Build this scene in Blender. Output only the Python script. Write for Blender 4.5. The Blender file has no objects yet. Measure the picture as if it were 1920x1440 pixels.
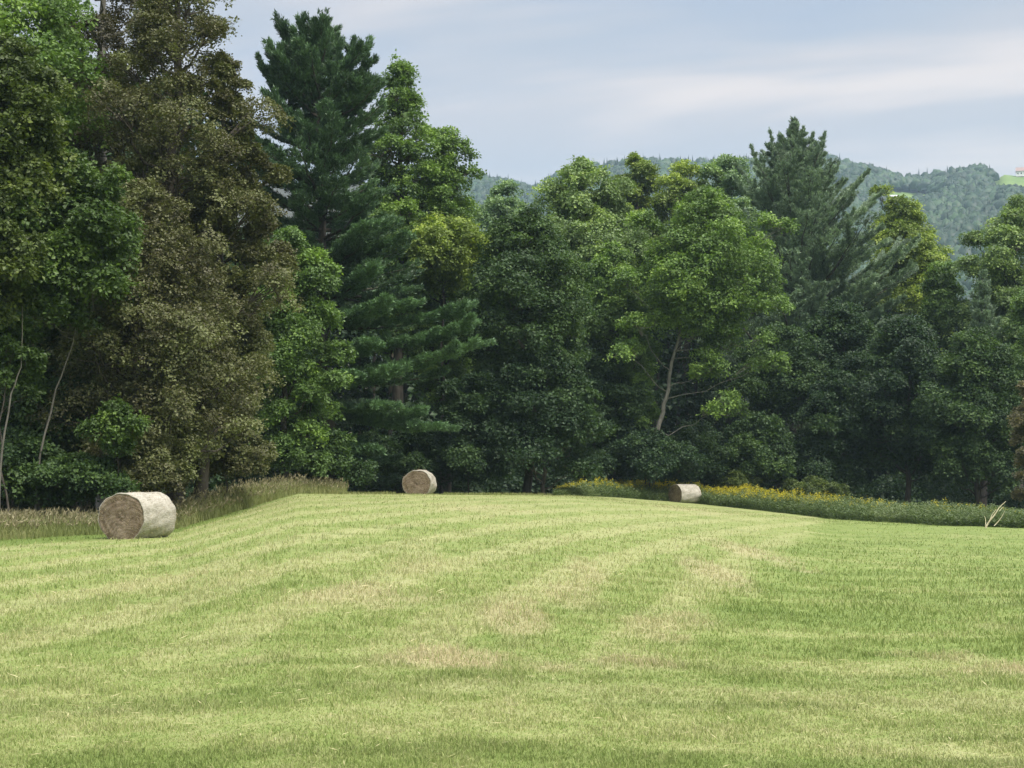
import bpy, math
import numpy as np
from mathutils import Vector

R = np.random.default_rng(7)
SC = bpy.context.scene
COL = SC.collection
F = 2788.0                      # focal length in pixels of the 1920 wide photograph
CAMZ = 1.6
PITCH = math.atan(180.0 / F)
cp, sp_ = math.cos(PITCH), math.sin(PITCH)

def P(u, v, y):
    """world point at distance y along the view ray through picture position (u, v)"""
    a, b = (u - 960.0) / F, (720.0 - v) / F
    d = (a, cp - b * sp_, sp_ + b * cp)
    k = y / d[1]
    return np.array((d[0] * k, y, CAMZ + d[2] * k))

# ------------------------------------------------------------------ noise
def _h(i, j, s):
    n = (i * 374761393 + j * 668265263 + s * 1442695041) & 0xFFFFFFFF
    n = ((n ^ (n >> 13)) * 1274126177) & 0xFFFFFFFF
    return ((n ^ (n >> 16)) & 0xFFFF) / 65535.0
def vnoise(x, y, s=0):
    x = np.asarray(x, float); y = np.asarray(y, float)
    xi = np.floor(x).astype(np.int64); yi = np.floor(y).astype(np.int64)
    fx = x - xi; fy = y - yi
    fx = fx * fx * (3 - 2 * fx); fy = fy * fy * (3 - 2 * fy)
    a = _h(xi, yi, s); b = _h(xi + 1, yi, s); c = _h(xi, yi + 1, s); d = _h(xi + 1, yi + 1, s)
    return (a * (1 - fx) + b * fx) * (1 - fy) + (c * (1 - fx) + d * fx) * fy
def fbm(x, y, s=0, o=3):
    t = 0; w = .5; n = 0
    for k in range(o):
        t = t + w * vnoise(x * 2 ** k, y * 2 ** k, s + k); n += w; w *= .5
    return t / n
def sstep(a, b, x):
    t = np.clip((x - a) / (b - a), 0, 1)
    return t * t * (3 - 2 * t)

# ------------------------------------------------------------------ terrain
EDGE = [(-700, 26, 1062), (-400, 30, 1042), (0, 38, 1014), (190, 41, 1003), (335, 45, 992), (450, 52, 958), (560, 62, 926),
        (800, 66, 928), (950, 70, 929), (1080, 80, 929), (1160, 87, 933), (1280, 91, 942), (1420, 86, 957),
        (1560, 78, 974), (1750, 70, 985), (1920, 64, 991), (2400, 54, 1010)]
_th, _re, _ze, _dr = [], [], [], []
for u, y, v in EDGE:
    p = P(u, v, y)
    _th.append(math.atan2(p[0], p[1])); _re.append(math.hypot(p[0], p[1])); _ze.append(p[2])
    _dr.append(0.0 if u < 400 else (0.032 if u < 1000 else 0.024))
def edge_r(x, y): return np.interp(np.arctan2(x, y), _th, _re)
def ground_z(x, y):
    x = np.asarray(x, float); y = np.asarray(y, float)
    th = np.arctan2(x, y); r = np.hypot(x, y)
    re = np.interp(th, _th, _re); ze = np.interp(th, _th, _ze); dr = np.interp(th, _th, _dr)
    t = np.clip(r / re, 0, 1)
    z = ze * t * t * (3 - 2 * t)
    q = np.clip(r - re, 0, None)
    z = z - dr * np.sqrt(q * q + 36) + dr * 6
    back = sstep(math.radians(32), math.radians(70), np.abs(th))
    z = z * (1 - back)
    z = z * (1 - sstep(150, 380, r)) - 9 * sstep(150, 380, r)
    near = 1 - sstep(60, 110, r)
    return z + near * (0.05 * (fbm(x * .7, y * .7, 3) - .5) + 0.03 * (vnoise(x * 2.3, y * 2.3, 9) - .5))

# ------------------------------------------------------------------ mesh helpers
def mesh_np(name, verts, faces, mats, parent=None, attrs=None, matidx=None, smooth=False, fattrs=None):
    """faces: list of (n, k) index arrays"""
    me = bpy.data.meshes.new(name)
    verts = np.asarray(verts, np.float32)
    if not isinstance(faces, list): faces = [faces]
    me.vertices.add(len(verts)); me.vertices.foreach_set('co', verts.ravel())
    nl = sum(f.size for f in faces); nf = sum(len(f) for f in faces)
    me.loops.add(nl); me.polygons.add(nf)
    me.loops.foreach_set('vertex_index', np.concatenate([f.ravel() for f in faces]).astype(np.int32))
    tot = np.concatenate([np.full(len(f), f.shape[1], np.int32) for f in faces])
    me.polygons.foreach_set('loop_start', (np.cumsum(tot) - tot).astype(np.int32))
    try: me.polygons.foreach_set('loop_total', tot)
    except Exception: pass
    if matidx is not None: me.polygons.foreach_set('material_index', np.asarray(matidx, np.int32))
    me.polygons.foreach_set('use_smooth', np.full(nf, bool(smooth)))
    for k, a in (attrs or {}).items():
        at = me.attributes.new(k, 'FLOAT', 'POINT'); at.data.foreach_set('value', np.asarray(a, np.float32))
    for k, a in (fattrs or {}).items():
        at = me.attributes.new(k, 'FLOAT', 'FACE'); at.data.foreach_set('value', np.asarray(a, np.float32))
    for m in (mats if isinstance(mats, (list, tuple)) else [mats]): me.materials.append(m)
    me.update(calc_edges=True); me.validate()
    o = bpy.data.objects.new(name, me); COL.objects.link(o)
    if parent: o.parent = parent
    return o
def tag(o, label=None, cat=None, group=None, kind=None):
    if label: o['label'] = label
    if cat: o['category'] = cat
    if group: o['group'] = group
    if kind: o['kind'] = kind
    return o
def empty(name, loc, label, cat, group=None, rz=0):
    o = bpy.data.objects.new(name, None); COL.objects.link(o)
    o.location = loc; o.rotation_euler = (0, 0, rz); o.empty_display_size = .5
    return tag(o, label, cat, group)
def unit(a): return a / (np.linalg.norm(a, axis=-1, keepdims=True) + 1e-9)
def rnd_dir(n): return unit(R.normal(size=(n, 3)))

class Tubes:
    def __init__(s): s.v = []; s.f = []; s.n = 0
    def add(s, pts, rad, k=6):
        pts = np.asarray(pts, float); rad = np.asarray(rad, float); m = len(pts)
        tan = unit(np.gradient(pts, axis=0))
        ref = np.array((0.0, 1, 0)) if abs(tan[0][1]) < .8 else np.array((1.0, 0, 0))
        b = unit(np.cross(tan, ref)); c = np.cross(tan, b)
        a = np.arange(k) * 2 * math.pi / k
        ring = pts[:, None] + rad[:, None, None] * (b[:, None] * np.cos(a)[None, :, None] + c[:, None] * np.sin(a)[None, :, None])
        s.v.append(ring.reshape(-1, 3))
        i = np.arange(m - 1)[:, None] * k; j = np.arange(k)[None]; j2 = (j + 1) % k
        s.f.append((np.stack([i + j, i + j2, i + k + j2, i + k + j], -1).reshape(-1, 4)) + s.n)
        s.n += m * k
    def build(s, name, mat, parent=None):
        return mesh_np(name, np.concatenate(s.v), np.concatenate(s.f), mat, parent, smooth=True)

def curve(a, b, bend=(0, 0, 0), n=6, wob=0):
    t = np.linspace(0, 1, n)[:, None]
    p = np.asarray(a) * (1 - t) + np.asarray(b) * t + 4 * t * (1 - t) * np.asarray(bend)
    if wob: p[1:-1] += R.normal(size=(n - 2, 3)) * wob
    return p

# ------------------------------------------------------------------ materials
def newmat(name):
    m = bpy.data.materials.new(name); m.use_nodes = True
    nt = m.node_tree; nt.nodes.clear()
    return m, nt, nt.nodes, nt.links
def ramp(N, stops):
    r = N.new('ShaderNodeValToRGB'); e = r.color_ramp.elements
    while len(e) > 1: e.remove(e[-1])
    e[0].position = stops[0][0]; e[0].color = (*stops[0][1], 1)
    for p, c in stops[1:]:
        q = e.new(p); q.color = (*c, 1)
    return r
def leaf_mat(name, dark, mid, light, trans=.3, rough=.5, spec=.35):
    m, nt, N, L = newmat(name)
    at = N.new('ShaderNodeAttribute'); at.attribute_name = 'tint'
    r = ramp(N, [(0, dark), (.5, mid), (1, light)]); L.new(at.outputs['Fac'], r.inputs[0])
    p = N.new('ShaderNodeBsdfPrincipled'); L.new(r.outputs[0], p.inputs['Base Color'])
    p.inputs['Roughness'].default_value = rough; p.inputs['Specular IOR Level'].default_value = spec
    t = N.new('ShaderNodeBsdfTranslucent')
    g = N.new('ShaderNodeMixRGB'); g.blend_type = 'MULTIPLY'; g.inputs[0].default_value = 1; g.inputs[2].default_value = (1.15, 1.25, .6, 1)
    L.new(r.outputs[0], g.inputs[1]); L.new(g.outputs[0], t.inputs['Color'])
    mx = N.new('ShaderNodeMixShader'); mx.inputs[0].default_value = trans
    L.new(p.outputs[0], mx.inputs[1]); L.new(t.outputs[0], mx.inputs[2])
    o = N.new('ShaderNodeOutputMaterial'); L.new(mx.outputs[0], o.inputs['Surface'])
    return m
def noise_mat(name, stops, scale=4, stretch=(1, 1, 1), bump=.3, rough=.9, detail=6, spec=.15):
    m, nt, N, L = newmat(name)
    tc = N.new('ShaderNodeTexCoord'); mp = N.new('ShaderNodeMapping'); mp.inputs['Scale'].default_value = stretch
    L.new(tc.outputs['Object'], mp.inputs[0])
    n = N.new('ShaderNodeTexNoise'); n.inputs['Scale'].default_value = scale; n.inputs['Detail'].default_value = detail
    n.inputs['Roughness'].default_value = .65
    L.new(mp.outputs[0], n.inputs['Vector'])
    r = ramp(N, stops); L.new(n.outputs[0], r.inputs[0])
    p = N.new('ShaderNodeBsdfPrincipled'); L.new(r.outputs[0], p.inputs['Base Color'])
    p.inputs['Roughness'].default_value = rough; p.inputs['Specular IOR Level'].default_value = spec
    b = N.new('ShaderNodeBump'); b.inputs['Strength'].default_value = bump; b.inputs['Distance'].default_value = .05
    L.new(n.outputs[0], b.inputs['Height']); L.new(b.outputs[0], p.inputs['Normal'])
    o = N.new('ShaderNodeOutputMaterial'); L.new(p.outputs[0], o.inputs['Surface'])
    return m

def sc3(c, k): return tuple(x * k for x in c)
def leafset(name, c, k=1.0, warm=(1.25, 1.12, .8), lo=.6, hi=1.5, **kw):
    c = sc3(c, k * 1.4)
    return leaf_mat(name, sc3(c, lo), c, tuple(c[i] * hi * warm[i] for i in range(3)), **kw)
M = {}
M['maple'] = leafset('leaves_mid_green', (0.086, 0.146, 0.04))
M['vivid'] = leafset('leaves_vivid_green', (0.05, 0.088, 0.022))
M['olive'] = leafset('leaves_yellow_olive', (.058, .084, .023))
M['brown'] = leaf_mat('leaves_brown_olive', (.068, .064, .029), (.12, .128, .052), (.165, .19, .073), .25)
M['brown2'] = leafset('leaves_grey_brown', (0.072, 0.068, 0.038), warm=(1.1, 1.02, .9), lo=.55, hi=1.5, trans=.25)
M['dark'] = leafset('leaves_dark_green', (0.037, 0.068, 0.025), spec=.25)
M['deep'] = leafset('leaves_deep_bluish', (0.026, 0.05, 0.022), spec=.25)
M['bright'] = leafset('leaves_bright', (0.094, 0.158, 0.04))
M['light'] = leafset('leaves_light', (0.135, 0.198, 0.075))
M['pale'] = leafset('leaves_pale', (0.115, 0.18, 0.09))
M['ygreen'] = leafset('leaves_yellow_green', (0.13, 0.182, 0.04))
M['rust'] = leafset('leaves_rusty', (.115, .108, .06), warm=(1.1, 1, .9))
M['pine'] = leafset('needles_blue_green', (.047, .086, .041), warm=(1.15, 1.1, 1), lo=.45, hi=1.9, trans=.15, rough=.45)
M['pine2'] = leafset('needles_grey_green', (0.115, 0.165, 0.105), warm=(1.1, 1.05, 1), lo=.5, hi=1.7, trans=.15, rough=.45)
M['bark'] = noise_mat('bark', [(.3, (.035, .03, .025)), (.7, (.13, .115, .095))], 9, (1, 1, .2))
M['greybark'] = noise_mat('grey_bark', [(.3, (.09, .088, .075)), (.7, (.27, .26, .22))], 7, (1, 1, .3))
M['palebark'] = noise_mat('pale_bark', [(.3, (.08, .077, .062)), (.7, (.2, .19, .16))], 8, (1, 1, .3))

# ------------------------------------------------------------------ foliage
def leaf_quads(pos, nrm, tan, L, W, fold=.12):
    b = unit(np.cross(nrm, tan)); L = np.asarray(L)[:, None]; W = np.asarray(W)[:, None]
    mid = pos + tan * L * .45 + nrm * (fold * W)
    v = np.stack([pos, mid + b * W * .5, pos + tan * L, mid - b * W * .5], 1)
    return v.reshape(-1, 3)
def quads(n): return np.arange(n * 4).reshape(-1, 4)

def crown_from_puffs(pc, pr, ptint, nleaf, leaf, up=.6, axis=None, per=6, flat=.75):
    """sprays of leaves on leafy puffs: pc centres, pr radii"""
    ns = max(4, int(nleaf / per))
    w = pr ** 2; idx = R.choice(len(pc), ns, p=w / w.sum())
    d = R.normal(size=(ns, 3)); d[:, 2] += .45
    if axis is not None:
        out = pc[idx] - axis; out[:, 2] *= .3; d += .55 * unit(out)
    d = unit(d)
    rad = pr[idx] * (.45 + .6 * R.random(ns) ** .6)
    s = pc[idx] + d * rad[:, None] * np.array((1, 1, flat))
    n = unit(d * .45 + np.array((0, 0, up)) + R.normal(size=(ns, 3)) * .33)
    st = np.clip(ptint[idx] + R.normal(size=ns) * .13, 0, 1)
    n6 = np.repeat(n, per, 0); s6 = np.repeat(s, per, 0)
    t = R.normal(size=(ns * per, 3)); t = unit(t - n6 * (t * n6).sum(1, keepdims=True))
    pos = s6 + t * (leaf * R.uniform(0, 1.5, (ns * per, 1))) + R.normal(size=(ns * per, 3)) * leaf * .25
    nn = unit(n6 + R.normal(size=(ns * per, 3)) * .4)
    t2 = t + R.normal(size=t.shape) * .4 + np.array((0, 0, -.25)); t2 = unit(t2 - nn * (t2 * nn).sum(1, keepdims=True))
    L = leaf * R.uniform(.55, 1.5, ns * per)
    v = leaf_quads(pos, nn, t2, L, L * R.uniform(.6, .85, ns * per))
    tint = np.clip(np.repeat(st, per) + R.normal(size=ns * per) * .1, 0, 1)
    return v, tint

def crown_profile(t, shape):
    if shape == 'round': return np.sqrt(np.clip(1 - (2 * t - 1) ** 2, 0, 1)) * .95 + .05
    if shape == 'spire': return np.clip((1.02 - t) * 2.2, 0, 1) * np.clip(.7 + t * 2, 0, 1)
    if shape == 'column': return np.minimum(1, .75 + .5 * t) * np.clip((1.03 - t) / .3, 0, 1) ** .55
    if shape == 'dome': return np.sqrt(np.clip(1.02 - t ** 2, 0, 1))
    return np.sin(math.pi * np.clip(.12 + .84 * t ** .85, 0, 1)) ** .75

def tree(name, label, u, vt, hw, vb, y, mat, leaf=.17, dens=1.0, shape='oval', ub=None, path=None, bark='bark',
         cat='tree', group='trees at the forest edge', trunk_r=None, lobes=None, limbs=True, fine=1.0, extra=()):
    """extra: (u, v, half width px, dy) leafy masses standing out of the crown"""
    leaf = leaf * .74; ub = u if ub is None else ub
    bx = (ub - 960) / F * y; bz = float(ground_z(bx, y)); base = np.array((bx, y, bz))
    top = P(u, vt, y)[2] - bz; cb = max(P(u, vb, y)[2] - bz, .25)
    cx = P(u, vt, y)[0] - bx; Rr = 1.26 * hw / F * y
    hgt = top - cb
    n = int(lobes * 1.3) if lobes else int(np.clip(2.0 * hgt * Rr / max(1.0, (Rr * .42)) ** 2, 10, 56))
    i = np.arange(n); t = np.clip((i + .5 + R.uniform(-.4, .4, n)) / n, 0, 1)
    prof = crown_profile(t, shape)
    lr = np.clip(Rr * .38 * R.uniform(.7, 1.2, n) * (.55 + .45 * prof), .3, 1.9)
    lr = np.minimum(lr, hgt * .3) * fine
    ang = i * 2.399 + R.uniform(-.5, .5, n)
    rr = np.clip(Rr * prof - lr * .75, 0, None) * R.uniform(.45, 1.08, n)
    lc = np.stack([cx + np.cos(ang) * rr, np.sin(ang) * rr * .9, cb + lr * .7 + t * np.clip(hgt - 1.6 * lr, .1, None)], 1)
    first = {}
    for (eu, ev, eh, dy) in extra:
        p = P(eu, ev, y + dy) - base
        k = 3; q = p + R.normal(size=(k, 3)) * eh / F * y * np.array((.45, .4, .28))
        for w_ in range(1, k): first[len(lc) + w_] = len(lc)
        lc = np.concatenate([lc, q]); lr = np.concatenate([lr, np.full(k, eh / F * y * .6)])
    npf = 16
    li = np.repeat(np.arange(len(lc)), npf); m = len(li)
    d = rnd_dir(m); d[:, 2] = np.where(d[:, 2] < -.45, -d[:, 2], d[:, 2])
    pc = lc[li] + d * (lr[li] * R.uniform(.5, 1.0, m))[:, None] * np.array((1, 1, .82))
    pr = lr[li] * R.uniform(.28, .6, m)
    lt = R.uniform(.2, .8, len(lc)); pt = np.clip(lt[li] + R.normal(size=m) * .13, .05, .95)
    area = 2 * math.pi * Rr * (hgt * .85 + Rr * .6)
    nleaf = int(np.clip(dens * 2.1 * area / (leaf * leaf * .36), 900, 150000))
    v, tint = crown_from_puffs(pc, pr, pt, nleaf, leaf, axis=np.array((cx, 0, cb + hgt * .4)))
    v[:, 2] = np.maximum(v[:, 2], .02)
    e = empty(name, base, label, cat, group)
    mesh_np('crown', v, quads(len(v) // 4), M[mat], e, fattrs={'tint': tint})
    # trunk and limbs
    T = Tubes(); tr = trunk_r or max(.04, .016 * top)
    if path is None:
        pts = curve((0, 0, -.3), (cx * .9, 0, cb + hgt * .82), (R.normal() * .2, R.normal() * .2, 0), 10, .04 * min(2, Rr))
    else:
        pts = np.array([P(a, b, y + (dy[0] if dy else 0)) - base for a, b, *dy in path])
        pts = np.concatenate([[np.array((pts[0][0], 0, -.3))], pts]) if pts[0][2] > .5 else pts
        tt = np.linspace(0, 1, len(pts)); t2 = np.linspace(0, 1, 3 * len(pts))
        pts = np.stack([np.interp(t2, tt, pts[:, k]) for k in range(3)], 1)
        pts[1:-1] += R.normal(size=(len(pts) - 2, 3)) * tr * .25
    T.add(pts, np.linspace(1, .22, len(pts)) * tr, 8)
    if limbs:
        zs = pts[:, 2]
        for k in range(len(lc)):
            zt = np.clip(lc[k][2] - .45 * np.hypot(lc[k][0] - cx, lc[k][1]) - .4, zs[0] + .5 * min(cb, 3), zs[-1])
            a = np.array([np.interp(zt, zs, pts[:, q]) if np.all(np.diff(zs) > 0) else pts[np.argmin(abs(zs - zt))][q] for q in range(3)])
            f = np.interp(zt, [0, top], [1, .2])
            if k in first: a = lc[first[k]]; f *= .5
            elif k in first.values(): f *= .6
            T.add(curve(a, lc[k], (0, 0, -.12 * lr[k] - .03 * np.linalg.norm(lc[k] - a)), 6, .05 + .025 * np.linalg.norm(lc[k] - a)), np.linspace(.42, .1, 6) * tr * max(f, .3), 5)
            for q in np.where(li == k)[0][:6]:
                T.add(curve(lc[k] * .75 + a * .25, pc[q], (0, 0, .03), 4, .03), np.linspace(.14, .04, 4) * tr * max(f, .3) + .004, 4)
    T.build('trunk', M[bark], e)
    return e, base

def pine(name, label, u, vt, y, reach, mat, ang, bare=1.2, boughs=(), leaders=(), prof=None, seed_len=1.0, dens=1.0, group=None, bark='bark', ub=None):
    ub = u if ub is None else ub
    bx = (ub - 960) / F * y; bz = float(ground_z(bx, y)); base = np.array((bx, y, bz))
    tp = P(u, vt, y) - base; H = tp[2]; Rr = reach / F * y
    e = empty(name, base, label, 'pine tree', group or 'trees at the forest edge')
    T = Tubes(); tr = .017 * H
    tk = curve((0, 0, -.3), (tp[0], 0, H - .3), (0, 0, 0), 14, .05)
    T.add(tk, np.linspace(1, .1, 14) * tr, 9)
    V = []; TI = []
    def foliage(pts, ln, wid, tint, k=1.0):
        m = int(max(4, ln * 17 * dens * k))
        s = .12 + .88 * R.random(m) ** .75
        q = np.stack([np.interp(s, np.linspace(0, 1, len(pts)), pts[:, c]) for c in range(3)], 1)
        dirn = unit(pts[-1] - pts[0]); side = unit(np.cross(dirn, np.array((0, 0, 1.0))) + 1e-6)
        w = R.uniform(-1, 1, m) * wid * np.clip(1.25 - s, .12, .9) * np.clip(s * 2.2, .3, 1)
        q = q + side * w[:, None] + np.array((0, 0, 1)) * (R.uniform(-.06, .14, m) + .05 * abs(w))[:, None] + dirn * (abs(w) * .5)[:, None]
        nn = 15
        q6 = np.repeat(q, nn, 0) + R.normal(size=(m * nn, 3)) * .05
        td = unit(dirn + np.repeat(np.sign(w)[:, None] * side * .45, nn, 0) + np.array((0, 0, .45)) + R.normal(size=(m * nn, 3)) * .55)
        nr = R.normal(size=td.shape) + np.array((0, 0, .6)); nr = unit(nr - td * (nr * td).sum(1, keepdims=True))
        L = R.uniform(.13, .26, m * nn)
        V.append(leaf_quads(q6, nr, td, L, R.uniform(.035, .06, m * nn), .1))
        TI.append(np.clip(np.repeat(tint + R.normal(size=m) * .12, nn) + R.normal(size=m * nn) * .1, 0, 1))
    z = bare
    pf = prof or [(0, .75), (.25, 1), (.5, .75), (.75, .5), (.92, .25), (1, .05)]
    while z < H - .5:
        t = z / H
        L0 = Rr * np.interp(t, [a for a, b in pf], [b for a, b in pf])
        for k in range(R.integers(4, 7) + (2 if .42 < t < .9 else -3 if boughs and t < .42 and ang[0] < 0 else 0)):
            az = R.uniform(0, 2 * math.pi); ln = max(.4, L0 * R.uniform(.55, 1.12))
            el = math.radians(np.interp(t, [0, .35, .7, 1], ang) + R.normal() * 5)
            a = np.array([np.interp(z, tk[:, 2], tk[:, c]) for c in range(3)])
            b = a + ln * np.array((math.cos(az) * math.cos(el), math.sin(az) * math.cos(el), math.sin(el)))
            pts = curve(a, b, (0, 0, -.06 * ln), 8, .02 * ln ** .5)
            T.add(pts, np.linspace(.05 + .012 * ln, .008, 8), 5)
            foliage(pts, ln, .24 * ln + .1, R.uniform(.2, .8), 1.25)
            for h in range(int(ln * .9)):            # side twigs with a plume each
                s = R.uniform(.35, .9); p0 = pts[int(s * 7)]
                sd = unit(np.cross(b - a, (0, 0, 1.0))) * R.choice((-1, 1))
                p1 = p0 + ln * .26 * unit(unit(b - a) + sd * .8 + np.array((0, 0, R.uniform(.05, .35))))
                foliage(curve(p0, p1, (0, 0, -.02), 4), ln * .26, .14, R.uniform(.35, .75), 1.1)
        z += np.interp(t, [0, 1], [.95, .42]) * R.uniform(.8, 1.2)
    for (tu, tv, dy, rise) in boughs:               # long boughs that stand out in the outline
        b = P(tu, tv, y + dy) - base
        hz = math.hypot(b[0], b[1]); z0 = b[2] - rise * hz
        a = np.array([np.interp(z0, tk[:, 2], tk[:, c]) for c in range(3)])
        pts = curve(a, b, (0, 0, -.07 * hz), 10, .03); ln = np.linalg.norm(b - a)
        T.add(pts, np.linspace(.1, .01, 10), 6)
        foliage(pts, ln, .19 * ln, .85, 3.0)
        for h in range(int(ln * 2.2)):
            s = R.uniform(.3, .95); p0 = pts[int(s * 9)]
            sd = unit(np.cross(b - a, (0, 0, 1.0))) * R.choice((-1, 1))
            p1 = p0 + ln * .2 * unit(unit(b - a) + sd * .7 + np.array((0, 0, R.uniform(0, .25))))
            foliage(curve(p0, p1, (0, 0, -.02), 4), ln * .2, .13, R.uniform(.6, .95), 1.4)
    for (tu, tv, su, sv, dy) in leaders:             # upright shoots
        a = P(su, sv, y + dy) - base; b = P(tu, tv, y + dy) - base
        pts = curve(a, b, (0, 0, 0), 6, .03); ln = np.linalg.norm(b - a)
        T.add(pts, np.linspace(.05, .01, 6), 5)
        foliage(pts, ln, .2, .5, 1.6)
        for h in range(int(ln * 6)):
            s = R.uniform(.05, .95); p0 = pts[int(s * 5)]; az = R.uniform(0, 6.28)
            q = ((1 - s) * .8 + .12) * R.uniform(.5, 1.5)
            p1 = p0 + q * np.array((math.cos(az) * .85, math.sin(az) * .85, R.uniform(.35, .8)))
            foliage(curve(p0, p1, (0, 0, -.04), 4), q, .1, R.uniform(.35, .65), 2.0)
    v = np.concatenate(V); ti = np.concatenate(TI)
    mesh_np('crown', v, quads(len(v) // 4), M[mat], e, fattrs={'tint': ti})
    T.build('trunk', M[bark], e)
    return e
# ------------------------------------------------------------------ the trees
G = 'trees at the forest edge'
# big brown-olive trees and the green maples at the left
tree('broadleaf_tree', 'tallest brown-olive tree with small drab leaves, behind the nearest hay bale', 335, -250, 150, 860, 51, 'brown',
     leaf=.115, dens=2.2, shape='spire', fine=.72, lobes=75, ub=330, extra=[(400, 60, 40, 0), (470, 270, 42, 0), (505, 400, 48, -1), (510, 560, 55, -1)])
tree('broadleaf_tree', 'brown-olive tree leaning towards the large pine, right half of the brown mass', 425, 95, 78, 840, 51.5, 'brown',
     leaf=.115, dens=2.0, shape='oval', fine=.72, lobes=50, ub=372, extra=[(520, 330, 30, 0), (530, 480, 36, 0)])
tree('broadleaf_tree', 'grey-brown thin crowned tree reaching out of the frame between maple and brown tree', 200, -230, 125, 680, 55, 'brown2',
     leaf=.12, dens=1.7, shape='column', fine=.8, lobes=44, bark='greybark')
tree('broadleaf_tree', 'brown-olive low spreading tree directly above the nearest hay bale', 275, 330, 175, 930, 48.5, 'brown',
     leaf=.115, dens=1.8, shape='oval', fine=.72, lobes=75, extra=[(420, 820, 60, -1), (180, 700, 60, 0)])
tree('broadleaf_tree', 'tall mid green maple filling the top left corner', -40, -300, 210, 560, 50, 'maple', leaf=.17, dens=1.0, lobes=34)
tree('broadleaf_tree', 'vivid green maple whose leafy side juts out over the brown foliage', 110, 270, 125, 640, 44.5, 'vivid',
     leaf=.16, dens=1.15, lobes=20, path=[(70, 880), (105, 730), (140, 640), (150, 520)], bark='palebark', trunk_r=.045,
     extra=[(215, 430, 45, -.5), (190, 345, 40, -.5), (130, 520, 60, -1)])
tree('broadleaf_tree', 'yellow-olive tree at the left edge with leaves starting to turn', 25, 60, 95, 430, 43, 'olive',
     leaf=.16, dens=1.1, lobes=18, path=[(0, 860), (22, 740), (42, 680), (40, 300)], bark='palebark', trunk_r=.04,
     extra=[(70, 160, 50, 0), (85, 250, 45, 0)])
tree('broadleaf_tree', 'small yellow-orange tinged tree at the left edge below the yellow-olive one', -15, 350, 75, 620, 42, 'olive', leaf=.15, dens=1.1, lobes=12,
     ub=-30, trunk_r=.06)
tree('sapling', 'green sapling hanging over dark gap at the left edge, under the turning trees', 30, 590, 60, 760, 43.5, 'vivid', leaf=.15, dens=.7, lobes=9, trunk_r=.04)
tree('sapling', 'bright green sapling in front of the brown tree, above left of the nearest bale', 215, 750, 48, 860, 44.2, 'vivid', leaf=.13, dens=1.0, lobes=8, trunk_r=.03)
for args in (('brown-olive bush filling the foot of the brown trees, behind the nearest bale', 250, 760, 85, 948, 46.3, 'brown'),
             ('brown-olive bush at the right end of the brown trees where the tall grass bank rises', 420, 735, 72, 905, 52.5, 'brown')):
    tree('shrub', *args, leaf=.12, dens=1.5, shape='dome', lobes=22, cat='shrub', group='forest edge shrubs', trunk_r=.03, fine=.85)
tree('broadleaf_tree', 'dark green young tree filling the gap behind the thin pale stems at the left', 75, 560, 100, 930, 48, 'dark', leaf=.16, dens=1.4, lobes=30)
tree('shrub', 'dark green shrub behind tall grass at the left edge', 30, 800, 100, 955, 45, 'dark', leaf=.15, dens=.9, shape='dome', lobes=14, cat='shrub', group='forest edge shrubs', trunk_r=.03)
tree('shrub', 'dark green shrub behind tall grass, left of the nearest bale', 150, 850, 90, 950, 44.6, 'dark', leaf=.13, dens=.9, shape='dome', lobes=12, cat='shrub', group='forest edge shrubs', trunk_r=.03)
tree('broadleaf_tree', 'yellow-green tree squeezed between brown trees and large pine', 540, 420, 88, 905, 65, 'maple', leaf=.17, dens=1.3, shape='column', lobes=26,
     extra=[(590, 600, 45, 0), (600, 720, 45, 0), (560, 500, 40, 0)])
tree('shrub', 'dark green shrub at foot of the large pine beside the reddish tall grass', 605, 800, 70, 920, 67, 'dark', leaf=.17, dens=1.1, shape='dome', lobes=10, cat='shrub', group='forest edge shrubs', trunk_r=.04)
# the large pine and its neighbours
pine('pine_tree', 'tallest blue-green pine with long level boughs, left of the centre', 592, 62, 76, 215, 'pine', [-6, 2, 27, 58], ub=618,
     prof=[(0, .8), (.2, 1), (.45, .9), (.62, .74), (.8, .72), (.93, .5), (1, .12)], dens=1.25,
     boughs=[(872, 572, -2, .12), (886, 606, -3, .1), (893, 642, -3.5, .14), (790, 768, -4, .02), (826, 800, -4, -.18), (770, 566, -3, .05), (700, 640, -5, .02), (735, 690, -5, .05),
             (720, 760, -5, -.1), (700, 500, -4, .25), (760, 440, -2, .3), (725, 560, -5, .1), (690, 420, -4, .3), (700, 840, -4.5, -.2), (655, 700, -6, 0)],
     leaders=[(566, 40, 575, 120, 0), (604, 34, 598, 110, -.3), (640, 80, 622, 160, -.5), (530, 60, 560, 150, 0), (505, 90, 545, 190, -.5),
              (665, 75, 630, 190, .5), (690, 105, 640, 230, .3), (483, 105, 540, 240, 0), (700, 150, 640, 260, -.5), (512, 180, 560, 270, -1)])
tree('broadleaf_tree', 'leafy green tree with thin lacy top rising right behind the large pine', 752, 108, 72, 680, 85, 'maple', leaf=.19, dens=.85, lobes=50, shape='oval',
     extra=[(755, 135, 22, 0), (700, 300, 45, -1), (770, 190, 22, 0)])
tree('broadleaf_tree', 'green tree with ragged see-through top at the right shoulder of the large pine', 835, 232, 68, 780, 86, 'maple', leaf=.19, dens=.85, lobes=46,
     extra=[(878, 285, 24, 0), (820, 255, 18, 0), (880, 330, 22, 0)])
tree('broadleaf_tree', 'bright yellow-green maple crown over the ends of the pine boughs', 828, 395, 76, 560, 84, 'ygreen', leaf=.19, dens=1.2, trunk_r=.12, lobes=18, shape='round')
tree('broadleaf_tree', 'pale hazy round tree standing farther back in the dip of the treeline', 945, 332, 62, 560, 140, 'pale', leaf=.26, dens=1.1, lobes=16)
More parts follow.
